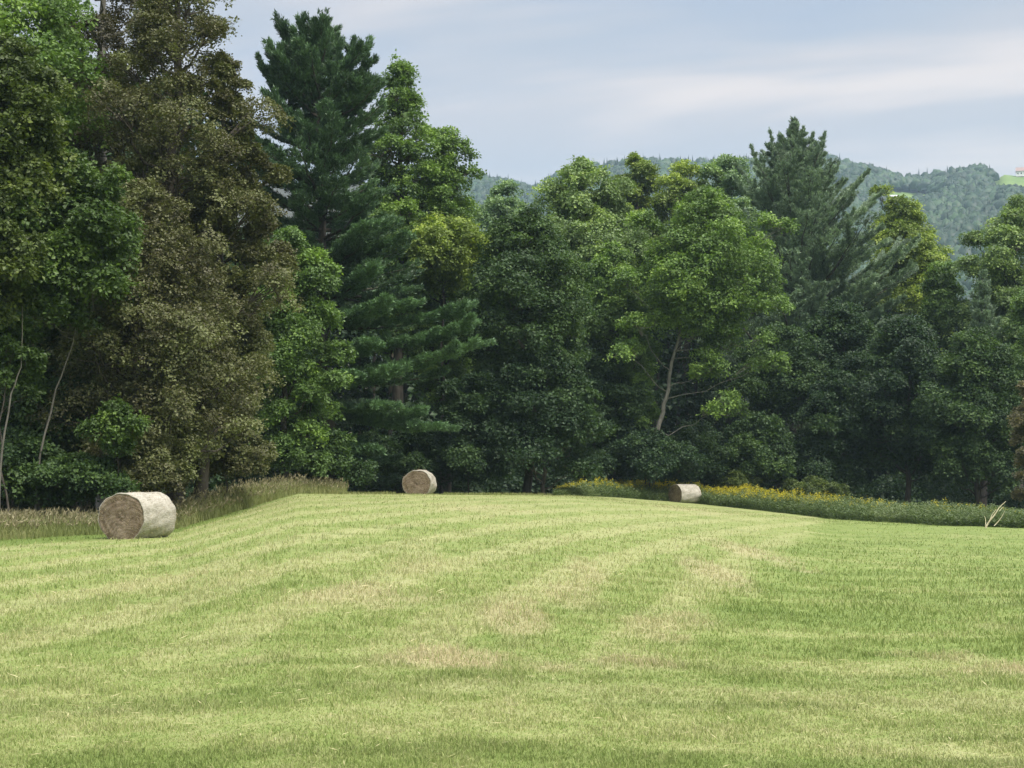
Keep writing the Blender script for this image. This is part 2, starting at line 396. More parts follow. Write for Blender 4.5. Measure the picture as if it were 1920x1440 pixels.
tree('broadleaf_tree', 'large dark green tree in the centre, right of the pine boughs', 985, 385, 108, 760, 81, 'dark', leaf=.19, dens=1.3, lobes=32,
     extra=[(1060, 600, 40, 0), (930, 500, 40, -1), (1020, 700, 60, -1)])
tree('broadleaf_tree', 'low dark tree with drooping leaves between the middle bale and the goldenrod', 1020, 640, 105, 905, 79.5, 'deep', leaf=.2, dens=1.1, lobes=22, shape='dome')
tree('shrub', 'dark shrub directly behind the middle hay bale', 780, 790, 75, 922, 80, 'deep', leaf=.18, dens=1.0, shape='dome', lobes=11, cat='shrub', group='forest edge shrubs', trunk_r=.04)
tree('shrub', 'dark shrub right of the middle hay bale', 880, 690, 72, 924, 78.5, 'deep', leaf=.18, dens=1.0, shape='dome', lobes=11, cat='shrub', group='forest edge shrubs', trunk_r=.04)
tree('shrub', 'dark shrub under the pine, left of the middle hay bale', 690, 810, 60, 922, 79, 'dark', leaf=.18, dens=1.0, shape='dome', lobes=9, cat='shrub', group='forest edge shrubs', trunk_r=.04)
# middle and right
tree('broadleaf_tree', 'round light green tree with evenly domed top right of the dip', 1100, 300, 112, 720, 104, 'light', leaf=.23, dens=1.25, lobes=34, shape='round')
tree('broadleaf_tree', 'narrow yellow-green tree standing behind the round domed one', 1195, 285, 56, 620, 132, 'ygreen', leaf=.25, dens=1.2, lobes=20, shape='round')
tree('broadleaf_tree', 'yellow-green tree with blunt top in the middle of the back row', 1278, 300, 72, 620, 130, 'ygreen', leaf=.25, dens=1.2, lobes=22, shape='round')
tree('broadleaf_tree', 'pale green tree with flat lacy top just left of the grey-green pine', 1362, 284, 70, 620, 129, 'pale', leaf=.25, dens=1.2, lobes=22, shape='round')
tree('broadleaf_tree', 'bright green maple with bare leaning grey trunk behind the right bale', 1325, 352, 118, 660, 93, 'bright', leaf=.2, dens=1.2, lobes=26, ub=1222,
     path=[(1222, 850), (1240, 780), (1252, 730), (1268, 650), (1285, 560), (1310, 430)], bark='greybark', trunk_r=.19,
     extra=[(1440, 425, 32, -1), (1450, 580, 38, -2), (1280, 560, 45, -2), (1450, 690, 36, -2), (1200, 420, 40, 0), (1250, 480, 50, -1), (1180, 540, 45, -.5), (1330, 690, 45, -1.5), (1310, 610, 45, -1.5), (1390, 640, 40, -1.5), (1220, 600, 40, -1), (1350, 770, 40, -1.5), (1180, 660, 36, -1)])
tree('broadleaf_tree', 'mid green tree between the centre dark tree and leaning trunk', 1150, 450, 80, 800, 97, 'maple', leaf=.21, dens=1.1, lobes=22)
pine('pine_tree', 'grey-green pine with several upright tips and upswept boughs, right of the centre', 1490, 226, 118, 250, 'pine2', [18, 22, 38, 70],
     prof=[(0, .6), (.25, .9), (.5, 1), (.7, .68), (.86, .27), (1, .04)], dens=.88, bare=4,
     boughs=[(1705, 503, -3, .42), (1640, 520, -5, .4), (1660, 452, -2, .5), (1620, 330, 0, .9), (1600, 400, -2, .75), (1640, 370, 1, .8), (1580, 345, 0, 1.0), (1690, 560, -3, .35), (1550, 480, -5, .6),
             (1400, 420, -2, .6), (1420, 360, -2, .8), (1530, 560, -5, .3), (1600, 560, -4, .35), (1380, 340, 1, .9)],
     leaders=[(1443, 246, 1455, 330, 0), (1490, 224, 1490, 310, 0), (1506, 240, 1497, 320, -.4), (1548, 246, 1525, 330, 0), (1525, 252, 1508, 330, .4), (1408, 275, 1440, 370, 0), (1470, 262, 1475, 330, .5),
              (1425, 290, 1450, 370, -.4)])
tree('broadleaf_tree', 'yellow-green tree behind the upswept boughs, against the far hillside', 1690, 366, 84, 740, 128, 'ygreen', leaf=.25, dens=1.2, lobes=38,
     extra=[(1745, 470, 28, 0), (1640, 360, 22, 1)])
tree('broadleaf_tree', 'green tree sloping down to the gap beneath the far hillside', 1765, 490, 66, 780, 116, 'maple', leaf=.23, dens=1.1, lobes=20)
tree('broadleaf_tree', 'olive green tree reaching highest at the right edge', 1905, 372, 108, 800, 113, 'light', leaf=.23, dens=1.15, lobes=30, extra=[(1830, 450, 30, 0), (1810, 510, 32, -1)])
tree('broadleaf_tree', 'mid green tree below the highest one at the right edge', 1950, 520, 90, 860, 104, 'maple', leaf=.22, dens=1.0, lobes=18)
pine('pine_tree', 'small bluish pine half hidden among the leafy trees at the right', 1842, 505, 105, 75, 'pine2', [5, 15, 40, 65], dens=1.1, bare=4)
tree('broadleaf_tree', 'dark bluish tree below the upswept pine boughs', 1580, 560, 100, 830, 103, 'deep', leaf=.22, dens=1.15, lobes=24)
tree('broadleaf_tree', 'dark tree with thin pale stems right of the leaning maple', 1460, 600, 78, 800, 101, 'dark', leaf=.21, dens=.95, lobes=18)
tree('broadleaf_tree', 'slim dark green tree with thin grey stem above the goldenrod right of the right bale', 1575, 690, 62, 880, 97, 'deep', leaf=.2, dens=.9, lobes=14, bark='palebark', trunk_r=.09)
tree('broadleaf_tree', 'broad dark tree overhanging the black hollow at the right', 1700, 590, 112, 905, 97, 'deep', leaf=.21, dens=1.15, lobes=28)
tree('broadleaf_tree', 'dark tree with drooping branches close to the right edge', 1835, 610, 100, 930, 92, 'dark', leaf=.2, dens=1.15, lobes=26)
tree('broadleaf_tree', 'dark undergrowth tree behind the left end of the goldenrod', 1120, 640, 85, 915, 95, 'deep', leaf=.2, dens=1.05, lobes=18)
tree('sapling', 'small mid green sapling below the crown left of the leaning trunk', 1205, 700, 34, 830, 94, 'maple', leaf=.19, dens=.9, lobes=8, trunk_r=.05)
tree('shrub', 'dark shrub at the foot of the leaning grey trunk', 1215, 808, 85, 918, 91.5, 'deep', leaf=.19, dens=1.0, shape='dome', lobes=11, cat='shrub', group='forest edge shrubs', trunk_r=.04)
tree('shrub', 'dark shrub behind the right hay bale', 1300, 790, 85, 922, 97, 'deep', leaf=.19, dens=1.0, shape='dome', lobes=12, cat='shrub', group='forest edge shrubs', trunk_r=.04)
tree('shrub', 'dark green shrub between the right bale and the domed olive bush', 1420, 770, 85, 925, 97, 'dark', leaf=.19, dens=1.0, shape='dome', lobes=12, cat='shrub', group='forest edge shrubs', trunk_r=.04)
tree('shrub', 'dark shrub rising behind the low olive domed bush', 1530, 810, 70, 930, 97, 'deep', leaf=.19, dens=1.0, shape='dome', lobes=10, cat='shrub', group='forest edge shrubs', trunk_r=.04)
tree('shrub', 'low domed olive bush at the back of the goldenrod strip', 1525, 893, 60, 945, 91.5, 'olive', leaf=.12, dens=1.1, shape='dome', lobes=10, cat='shrub', group='forest edge shrubs', trunk_r=.03)
tree('shrub', 'small upright olive bush behind the goldenrod just right of the right bale', 1385, 878, 38, 940, 95, 'olive', leaf=.13, dens=1.0, shape='oval', lobes=8, cat='shrub', group='forest edge shrubs', trunk_r=.03)
tree('shrub', 'rusty brown upright bush cut by the right edge above the weeds', 1925, 715, 32, 958, 74, 'rust', leaf=.13, dens=1.2, shape='column', lobes=14, cat='shrub', group='forest edge shrubs', trunk_r=.04)

# the wood behind the front row: one far-off mass of crowns and trunks
def forest_mass():
    V = []; TI = []; T = Tubes()
    spots = []
    for k in range(230):
        u = R.uniform(-650, 2500); y0 = np.interp(u, [-650, 300, 600, 1000, 1300, 2500], [56, 62, 92, 104, 118, 118])
        y = y0 + R.uniform(4, 45)
        lim = np.interp(u, [-650, 350, 430, 560, 700, 860, 900, 1000, 1100, 1400, 1600, 1680, 1750, 1800, 1920, 2500],
                        [60, 120, 380, 420, 400, 400, 470, 500, 440, 430, 520, 520, 640, 620, 520, 480])
        spots.append((u, y, lim + R.uniform(0, 90)))
    for u, y, vt in spots:
        x = (u - 960) / F * y; z0 = float(ground_z(x, y)); zt = P(u, vt, y)[2]
        h = zt - z0
        if h < 3: continue
        n = 20; Rr = R.uniform(2.6, 4.4)
        t = R.random(n) ** .8; a = R.uniform(0, 6.28, n); rr = Rr * R.uniform(.2, .9, n) * np.sin(np.pi * (.15 + .8 * t)) ** .6
        pc = np.stack([x + np.cos(a) * rr, y + np.sin(a) * rr, z0 + h * (.03 + .93 * t)], 1)
        v, ti = crown_from_puffs(pc, np.full(n, 1.5), np.full(n, R.uniform(.3, .7)), 2300, .42)
        V.append(v); TI.append(ti)
        T.add(curve((x, y, z0 - .3), (x + R.normal() * .3, y, z0 + h * .9), n=6, wob=.08), np.linspace(.24, .05, 6), 6)
    for k in range(330):                     # bushes between the trunks
        u = R.uniform(-700, 2600); y = np.interp(u, [-700, 300, 600, 1000, 1300, 2600], [50, 57, 78, 92, 106, 106]) + R.uniform(0, 38)
        x = (u - 960) / F * y; z0 = float(ground_z(x, y)); n = 6; h = R.uniform(1.6, 4.2)
        pc = np.stack([x + R.normal(size=n) * 1.3, y + R.normal(size=n) * 1.0, z0 + h * R.uniform(.1, .9, n)], 1)
        v, ti = crown_from_puffs(pc, np.full(n, 1.1), np.full(n, R.uniform(.2, .6)), 1100, .25)
        V.append(v); TI.append(ti)
    v = np.concatenate(V)
    tv = np.concatenate(T.v); tf = np.concatenate(T.f)
    nq = len(v) // 4
    o = mesh_np('forest', np.concatenate([v, tv]), np.concatenate([quads(nq), tf + len(v)]), [M['deep'], M['bark']],
                matidx=np.concatenate([np.zeros(nq), np.ones(len(tf))]), fattrs={'tint': np.concatenate([np.concatenate(TI), np.zeros(len(tf))])})
    tag(o, 'dark wood continuing behind the front row of trees', 'forest', kind='stuff')
forest_mass()
# ------------------------------------------------------------------ the mown field
def patch(x, y, cx, cy, rx, ry, s):
    d = np.hypot((x - cx) / rx, (y - cy) / ry) + .9 * (fbm(x * 1.6, y * .9, s) - .5)
    return 1 - sstep(.45, 1.15, d)
def field(x, y):
    """dry: straw showing (0..1); lush: deeper, greener regrowth plus painted ridge-shade dashes (0..1)"""
    wx = x + .35 * (fbm(x * .25, y * .08, 21) - .5)
    s = wx - .2 * y - .0016 * (y - 20) ** 2
    left = 1 - sstep(-.6, .8, x - (2.1 + (y - 18) * .233) + .8 * (fbm(x * .2, y * .2, 5) - .5))
    far = sstep(11.5, 14, y + .5 * (fbm(x * .4, y * .4, 6) - .5))
    st = .5 + .5 * np.sin(2 * math.pi * s / 2.1)
    st = sstep(.42, .8, st + .45 * (fbm(x * 1.1, y * .3, 8) - .5))
    hz = vnoise(x * .18 + 7, y * 1.15 + .8 * vnoise(x * .3, y * .2, 12), 31)
    hz2 = fbm(x * .5, y * 2.6, 33, 2)
    n = fbm(x * .55, y * .35, 41, 4)
    dry = .48 + (.34 * (st - .5) + .05) * left * far + .26 * (n - .5) + .5 * (fbm(x * 3.6, y * 2.8, 47, 4) - .5) + .1 * left * far
    dry += (1 - left * far) * (.3 * (hz - .5) + .3 * (hz2 - .5)) - .12 * (1 - left) * far + .1 * (1 - far)
    dry += .12 * sstep(26, 50, y) * left
    pt = 0
    for (u, yy, rx, ry, w) in [(840, 12.9, .75, .8, 1), (905, 12.6, .5, .4, .8), (975, 16, .45, 2.2, .75), (1070, 19.5, .5, 2.6, .6), (700, 18.5, 1.0, 1.6, .65), (1200, 12.9, .5, .6, .75), (1010, 12.4, .5, .35, .7),
                           (1290, 17, .4, .9, .6), (1330, 26, .5, 5, .75), (1400, 34, .7, 7, .7), (1240, 15.5, .35, 1.4, .6), (1100, 24, .35, 4, .5), (780, 24, .5, 4, .4), (1850, 13.1, .65, .45, .95), (1780, 13.8, .5, .35, .6), (1700, 14.2, .7, .25, .45), (500, 12.6, .5, .35, .35),
                           (1860, 17.2, .5, .6, .3), (330, 22, 1.6, 2.5, .35), (900, 48, 2, 4, .45), (1290, 70, 2, 7, .5)]:
        pt = np.maximum(pt, w * patch(x, y, (u - 960) / F * yy, yy, rx, ry, int(u)))
    # fresh green strip along the tall grass at the left
    er = edge_r(x, y); r = np.hypot(x, y)
    strip = sstep(er - 5.5, er - 1.0, r) * (1 - sstep(-4.5, -1.0, x / np.maximum(y, 1) * 30 + 2))
    ridge_shade = sstep(.60, .76, vnoise(x * .55 + .4 * fbm(x, y, 17), y * 3.0, 83)) * (1 - left * far * .75) * (.35 + .65 * vnoise(x * .2, y * .5, 85))  # short dark dashes: shade of low mower ridges put into the grass colour
    lush_or_shade = .55 * ridge_shade + sstep(.52, .78, fbm(x * .35 + 3, y * 1.0, 51) + .12 * (1 - far)) * (1 - pt) * .22
    dry = np.clip(dry * (1 - .75 * strip), 0, 1)
    pt = pt * sstep(.3, .6, fbm(x * 3.1, y * 2.0, 88) + .12)
    return np.clip(dry, 0, .8), np.clip(np.maximum(lush_or_shade, strip * .55), 0, 1), pt

def grass_mat(name, blades):
    m, nt, N, L = newmat(name)
    def attr(k):
        a = N.new('ShaderNodeAttribute'); a.attribute_name = k; return a.outputs['Fac']
    tc = N.new('ShaderNodeNewGeometry')
    nz = N.new('ShaderNodeTexNoise'); nz.inputs['Scale'].default_value = 7; nz.inputs['Detail'].default_value = 5; nz.inputs['Roughness'].default_value = .7
    L.new(tc.outputs['Position'], nz.inputs['Vector'])
    def mix(a, b, f, t='MIX'):
        x = N.new('ShaderNodeMixRGB'); x.blend_type = t
        for s, v in ((x.inputs[0], f), (x.inputs[1], a), (x.inputs[2], b)):
            if isinstance(v, tuple): s.default_value = (*v, 1)
            elif isinstance(v, float): s.default_value = v
            else: L.new(v, s)
        return x.outputs[0]
    def math_(op, a, b):
        x = N.new('ShaderNodeMath'); x.operation = op; x.use_clamp = True
        for s, v in ((x.inputs[0], a), (x.inputs[1], b)):
            if isinstance(v, float): s.default_value = v
            else: L.new(v, s)
        return x.outputs[0]
    # dry amount jittered blade by blade / by noise
    j = attr('rnd') if blades else nz.outputs[0]
    jit = N.new('ShaderNodeMapRange'); L.new(j, jit.inputs[0])
    jit.inputs[3].default_value = -.3; jit.inputs[4].default_value = .3
    if not blades: jit.inputs[1].default_value = .3; jit.inputs[2].default_value = .7
    dry = math_('ADD', attr('dry'), jit.outputs[0])
    r = ramp(N, [(0, (.178, .246, .066)), (.35, (.252, .316, .098)), (.65, (.345, .372, .155)), (1, (.45, .44, .235))])
    L.new(dry, r.inputs[0])
    c = mix(r.outputs[0], (.14, .2, .05), attr('lush_or_shade'))
    c = mix(c, (.47, .42, .25), attr('straw'))
    if not blades:
        c = mix(c, (.56, .6, .5), .75, 'MULTIPLY')
    p = N.new('ShaderNodeBsdfPrincipled'); L.new(c, p.inputs['Base Color'])
    p.inputs['Roughness'].default_value = .75; p.inputs['Specular IOR Level'].default_value = .12
    out = p.outputs[0]
    if blades:
        t = N.new('ShaderNodeBsdfTranslucent'); L.new(c, t.inputs[0])
        mx = N.new('ShaderNodeMixShader'); mx.inputs[0].default_value = .3
        L.new(p.outputs[0], mx.inputs[1]); L.new(t.outputs[0], mx.inputs[2]); out = mx.outputs[0]
    else:
        b = N.new('ShaderNodeBump'); b.inputs['Strength'].default_value = .6; b.inputs['Distance'].default_value = .06
        n2 = N.new('ShaderNodeTexNoise'); n2.inputs['Scale'].default_value = 14; n2.inputs['Detail'].default_value = 6
        L.new(tc.outputs['Position'], n2.inputs['Vector'])
        L.new(n2.outputs[0], b.inputs['Height']); L.new(b.outputs[0], p.inputs['Normal'])
    o = N.new('ShaderNodeOutputMaterial'); L.new(out, o.inputs['Surface'])
    return m
M['ground'] = grass_mat('mown_field', False); M['blade'] = grass_mat('stubble_blades', True)
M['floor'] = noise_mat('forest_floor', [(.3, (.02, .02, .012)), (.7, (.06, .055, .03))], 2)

def build_ground():
    th = np.radians(np.concatenate([np.arange(-180, -36, 6), np.arange(-36, 36.01, .16), np.arange(42, 180, 6)]))
    rr = [0.4]
    while rr[-1] < 130: rr.append(rr[-1] + max(.1, .011 * rr[-1]))
    while rr[-1] < 1900: rr.append(rr[-1] * 1.06)
    rr = np.array(rr)
    A, B = np.meshgrid(th, rr)
    x = np.sin(A) * B; y = np.cos(A) * B; z = ground_z(x, y)
    n, m = A.shape
    v = np.stack([x, y, z], -1).reshape(-1, 3)
    i = np.arange(n - 1)[:, None] * m; j = np.arange(m)[None]; j2 = (j + 1) % m
    f = np.stack([i + j, i + m + j, i + m + j2, i + j2], -1).reshape(-1, 4)
    c = len(v); v = np.concatenate([v, [(0, 0, float(ground_z(0.01, .01)))]])
    jj = np.arange(m); tri = np.stack([np.full(m, c), jj, (jj + 1) % m], 1)
    dry, lush_or_shade, straw = field(v[:, 0], v[:, 1])
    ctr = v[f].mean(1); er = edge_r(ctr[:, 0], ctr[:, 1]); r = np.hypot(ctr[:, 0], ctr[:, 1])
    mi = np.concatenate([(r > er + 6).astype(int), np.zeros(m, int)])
    o = mesh_np('ground', v, [f, tri], [M['ground'], M['floor']], matidx=mi, smooth=True, attrs={'dry': dry, 'lush_or_shade': lush_or_shade, 'straw': straw})
    tag(o, kind='structure')
build_ground()

def blade_mesh(x, y, h, w, lean=.5, seg2=True):
    n = len(x); z = ground_z(x, y)
    a = R.uniform(0, 2 * math.pi, n); b = R.uniform(0, 2 * math.pi, n)
    s = np.stack([np.cos(a), np.sin(a), np.zeros(n)], 1) * (w * .5)[:, None]
    l = np.stack([np.cos(b), np.sin(b), np.zeros(n)], 1) * (h * lean * R.uniform(.1, 1.2, n))[:, None]
    p = np.stack([x, y, z - .004], 1); up = np.array((0, 0, 1.0))
    m = p + up * (h * .55)[:, None] + l * .35
    t = p + up * (h * R.uniform(.75, 1, n))[:, None] + l
    v = np.stack([p - s, p + s, m + s * .7, m - s * .7, t], 1).reshape(-1, 3)
    k = np.arange(n)[:, None] * 5
    return v, k + np.array([0, 1, 2, 3]), k + np.array([3, 2, 4])

def stubble():
    n = 760000
    v = 912 + 820 * R.random(n) ** .8
    d = np.clip(CAMZ * F / (v - 900), 4.4, 75)           # distance: many blades near, fewer far away
    th = R.uniform(math.radians(-37), math.radians(37), n)
    r = d * R.uniform(.94, 1.06, n)
    x = np.sin(th) * r; y = np.cos(th) * r
    k = r < edge_r(x, y) - .1
    x, y, r = x[k], y[k], r[k]; n = len(x)
    dry, lush_or_shade, straw = field(x, y)
    tuft = fbm(x * 3.0, y * 3.0, 71, 3)
    h = (.025 + .045 * R.random(n)) * (.4 + 1.0 * tuft * tuft * 1.6 + .4 * lush_or_shade + .9 * straw * R.random(n)) * np.clip(r / 14, .62, 1.5)
    h *= np.where(R.random(n) < .02, 1.7, 1)
    w = (.0045 + .003 * R.random(n)) * np.clip(r / 8, .8, 5) ** .8
    vv, q, t = blade_mesh(x, y, h, w, .75)
    rep = lambda a: np.repeat(a, 5)
    o = mesh_np('grass', vv, [q, t], M['blade'], attrs={'dry': rep(dry), 'lush_or_shade': rep(lush_or_shade), 'straw': rep(straw * (R.random(n) < .75)), 'rnd': rep(R.random(n))})
    tag(o, 'short mown grass stubble of the hay field', 'grass', kind='stuff')
stubble()
def hay_litter():
    n = 26000
    d = np.clip(CAMZ * F / (905 + 560 * R.random(n) ** .9 - 898), 5.5, 60); th = R.uniform(math.radians(-34), math.radians(34), n)
    x = np.sin(th) * d; y = np.cos(th) * d
    dry, lush_or_shade, straw = field(x, y)
    k = (R.random(n) < (np.clip(dry - .35, 0, 1) * 1.2 + straw) * np.clip(d / 14, .35, 1)) & (d < edge_r(x, y) - .3)
    x, y, d = x[k], y[k], d[k]; n = len(x)
    a = R.uniform(0, 6.28, n); t = np.stack([np.cos(a), np.sin(a), R.uniform(-.1, .25, n)], 1); t = unit(t)
    nr = unit(np.array((0, 0, 1.0)) + R.normal(size=(n, 3)) * .25); nr = unit(nr - t * (nr * t).sum(1, keepdims=True))
    pos = np.stack([x, y, ground_z(x, y) + R.uniform(.015, .07, n)], 1)
    v = leaf_quads(pos, nr, t, R.uniform(.05, .17, n) * np.clip(d / 14, .7, 1.8), .005 * np.clip(d / 8, .8, 4) ** .8 * R.uniform(.6, 1.4, n), .15)
    o = mesh_np('loose_hay', v, quads(n), M['straws'], fattrs={'tint': R.random(n)})
    tag(o, 'loose dry hay stalks left lying on the stubble', 'hay', kind='stuff')
M['straws'] = leaf_mat('dry_stalks', (.24, .23, .11), (.38, .36, .18), (.52, .48, .28), .2, .8, .1)
hay_litter()

# ------------------------------------------------------------------ tall grass, goldenrod
M['tall'] = leaf_mat('tall_grass_blades', (.11, .155, .045), (.215, .235, .09), (.34, .31, .17), .25, .6, .2)
M['seed'] = leaf_mat('grass_seed_heads', (.15, .135, .075), (.25, .225, .13), (.36, .33, .21), .2, .7, .1)
def tall_grass():
    def band(n, th0, th1, o0, o1, hfun):
        th = R.uniform(th0, th1, n); e = np.interp(th, _th, _re)
        r = e + o0 + (o1 - o0) * R.random(n)
        return np.sin(th) * r, np.cos(th) * r, hfun(n, th, r - e)
    U = lambda u: math.atan((u - 960) / F)
    xs, ys, hs = [], [], []
    hf = lambda n, th, o: np.interp(th, [U(-300), U(200), U(330), U(400), U(480), U(640), U(700)], [.7, .62, .75, 1.0, 1.0, .6, .3]) * R.uniform(.5, 1.1, n) * (.45 + .55 * sstep(0, 1.6, o))
    for a in (band(42000, U(-420), U(650), .0, 7.5, hf), band(6000, U(600), U(1080), .3, 7, lambda n, th, o: R.uniform(.06, .2, n) * np.where(np.abs(th - U(787)) < .016, .5, 1))):
        xs.append(a[0]); ys.append(a[1]); hs.append(a[2])
    x, y, h = map(np.concatenate, (xs, ys, hs)); n = len(x)
    w = .012 + .012 * R.random(n)
    v, q, t = blade_mesh(x, y, h, w, .45)
    red = fbm(x * .35, y * .35, 91)
    tint = np.clip(.15 + .75 * red * R.uniform(.5, 1.3, n), 0, 1)
    # feathery seed heads on a third of the stalks
    k = np.where((R.random(n) < .2) & (h > .34))[0]
    tip = v.reshape(-1, 5, 3)[k, 4]
    m = 3; tp = np.repeat(tip, m, 0); dd = unit(R.normal(size=(len(tp), 3)) * .5 + np.array((.25, 0, 1)))
    nr = rnd_dir(len(tp)); nr = unit(nr - dd * (nr * dd).sum(1, keepdims=True))
    sv = leaf_quads(tp - dd * .05, nr, dd, R.uniform(.1, .22, len(tp)), R.uniform(.02, .04, len(tp)), .1)
    b = len(v); nq = len(sv) // 4
    o = mesh_np('tall_grass', np.concatenate([v, sv]), [q, quads(nq) + b, t], [M['tall'], M['seed']],
                matidx=np.concatenate([np.zeros(n), np.ones(nq), np.zeros(n)]),
                fattrs={'tint': np.concatenate([tint, R.random(nq), tint])})
    tag(o, 'tall reddish seeding grass along the left edge of the mown field', 'tall grass', kind='stuff')
tall_grass()

M['weed'] = leaf_mat('weed_leaves', (.066, .1, .034), (.108, .155, .06), (.185, .225, .11), .3, .55, .3)
M['gold'] = leaf_mat('goldenrod_yellow', (.34, .30, .02), (.50, .43, .03), (.62, .56, .08), .2, .7, .1)
def goldenrod():
    U = lambda u: math.atan((u - 960) / F)
    n = 15000
    th = R.uniform(U(1040), U(2330), n); e = np.interp(th, _th, _re)
    wd = np.interp(th, [U(1040), U(1300), U(1600), U(2330)], [9, 8, 12, 14])
    o = .2 + wd * R.random(n) ** 1.3
    r = e + o; x = np.sin(th) * r; y = np.cos(th) * r; z = ground_z(x, y)
    H = np.interp(th, [U(1040), U(1100), U(1300), U(1420), U(1560), U(1750), U(1920), U(2330)], [.3, .8, 1.1, 1.15, 1.08, .9, .8, .8])
    h = H * R.uniform(.55, 1.1, n) * (.5 + .5 * sstep(0, 1.8, o)) * (.62 + .7 * fbm(x * .55, y * .55, 77))
    base = np.stack([x, y, z], 1)
    # leaves up the stem
    m = 16; bp = np.repeat(base, m, 0); hh = np.repeat(h, m); f = R.random(n * m)
    a = R.uniform(0, 6.28, n * m)
    d = unit(np.stack([np.cos(a), np.sin(a), R.uniform(.0, .9, n * m)], 1))
    nr = R.normal(size=d.shape) * .5 + np.array((0, 0, 1)); nr = unit(nr - d * (nr * d).sum(1, keepdims=True))
    pos = bp + np.array((0, 0, 1.0)) * (hh * f)[:, None] + d * .03
    lv = leaf_quads(pos, nr, d, R.uniform(.09, .19, n * m), R.uniform(.03, .06, n * m), .1)
    lt = np.clip(np.repeat(fbm(x * .3, y * .3, 61), m) + R.normal(size=n * m) * .2, 0, 1)
    # stems
    w = np.full(n, .012)
    bv, bq, bt = blade_mesh(x, y, h, w, .1)
    # flower plumes
    yl = np.interp(th, [U(1040), U(1090), U(1140), U(1240), U(1330), U(1470), U(1520), U(1600), U(1700), U(2330)], [.1, .6, .85, .95, 1, .95, .3, .05, .04, .03])
    k = np.where((R.random(n) < yl * (.06 + .94 * sstep(1.8, 4.5, o))) & (h > .6 * H))[0]
    m2 = 20; tp = np.repeat(base[k] + np.array((0, 0, 1.0)) * h[k][:, None], m2, 0)
    dd = unit(R.normal(size=tp.shape) + np.array((.3, 0, .9)))
    nr = rnd_dir(len(tp)); nr = unit(nr - dd * (nr * dd).sum(1, keepdims=True))
    fv = leaf_quads(tp + R.normal(size=tp.shape) * np.array((.06, .06, .07)), nr, dd, R.uniform(.05, .11, len(tp)), R.uniform(.02, .045, len(tp)), .1)
    gn = len(lv) // 4 + n
    o1 = mesh_np('weeds', np.concatenate([lv, bv]), [quads(len(lv) // 4), bq + len(lv), bt + len(lv)], M['weed'],
                 fattrs={'tint': np.concatenate([lt, np.full(2 * n, .4)])})
    tag(o1, 'waist high green weeds in strip along the forest at the right', 'weeds', kind='stuff')
    o2 = mesh_np('goldenrod', fv, quads(len(fv) // 4), M['gold'], fattrs={'tint': R.random(len(fv) // 4)})
    tag(o2, 'yellow goldenrod blooms topping the weeds around the right bale', 'wildflowers', kind='stuff')
goldenrod()

# pale dead branch leaning out of the weeds at the right
def dead_branch():
    y = 63.2
    b = P(1848, 990, y); b[2] = float(ground_z(b[0], b[1])) - .05
    e = empty('dead_branch', b, 'pale dry branch leaning out of the weeds near the right edge', 'branch')
    T = Tubes()
    q = lambda u, v, dy=0: P(u, v, y + dy) - b
    T.add(curve(q(1848, 990), q(1886, 940), (-.05, 0, .03), 8, .012), np.linspace(.04, .012, 8), 7)
    T.add(curve(q(1852, 984), q(1868, 955, .2), (-.03, 0, 0), 6, .01), np.linspace(.025, .008, 6), 6)
    T.add(curve(q(1848, 990), q(1846, 968, .3), (.02, 0, 0), 6, .01), np.linspace(.022, .007, 6), 6)
    T.add(curve(q(1864, 986, -.1), q(1884, 958, -.1), (.03, 0, -.02), 6, .01), np.linspace(.022, .007, 6), 6)
    T.add(curve(q(1874, 958), q(1882, 950, .3), (0, 0, .01), 4), np.linspace(.012, .005, 4), 5)
    T.build('stem', M['dry'], e)
M['dry'] = noise_mat('bleached_stalk', [(.3, (.36, .32, .2)), (.7, (.6, .55, .38))], 12, (1, 1, .3), .2)
dead_branch()

# ------------------------------------------------------------------ hay bales
def wrap_mat():
    m, nt, N, L = newmat('net_wrapped_hay')
    tc = N.new('ShaderNodeTexCoord')
    def noise(scale, st, det=6):
        mp = N.new('ShaderNodeMapping'); mp.inputs['Scale'].default_value = st; L.new(tc.outputs['Object'], mp.inputs[0])
        n = N.new('ShaderNodeTexNoise'); n.inputs['Scale'].default_value = scale; n.inputs['Detail'].default_value = det; n.inputs['Roughness'].default_value = .7
        L.new(mp.outputs[0], n.inputs[0]); return n.outputs[0]
    a = noise(3.2, (1, 1, 1)); b = noise(30, (.35, 1, 1), 4)
    r = ramp(N, [(.3, (.14, .13, .1)), (.48, (.31, .29, .235)), (.68, (.52, .50, .435))])
    mx = N.new('ShaderNodeMath'); mx.operation = 'MULTIPLY_ADD'; mx.inputs[1].default_value = .55
    L.new(b, mx.inputs[0])
    m2 = N.new('ShaderNodeMath'); m2.operation = 'MULTIPLY'; m2.inputs[1].default_value = .45; L.new(a, m2.inputs[0]); L.new(m2.outputs[0], mx.inputs[2])
    L.new(mx.outputs[0], r.inputs[0])
    p = N.new('ShaderNodeBsdfPrincipled'); L.new(r.outputs[0], p.inputs['Base Color']); p.inputs['Roughness'].default_value = .7
    p.inputs['Specular IOR Level'].default_value = .25
    bu = N.new('ShaderNodeBump'); bu.inputs['Strength'].default_value = .5; bu.inputs['Distance'].default_value = .03; L.new(b, bu.inputs['Height']); L.new(bu.outputs[0], p.inputs['Normal'])
    o = N.new('ShaderNodeOutputMaterial'); L.new(p.outputs[0], o.inputs['Surface'])
    return m
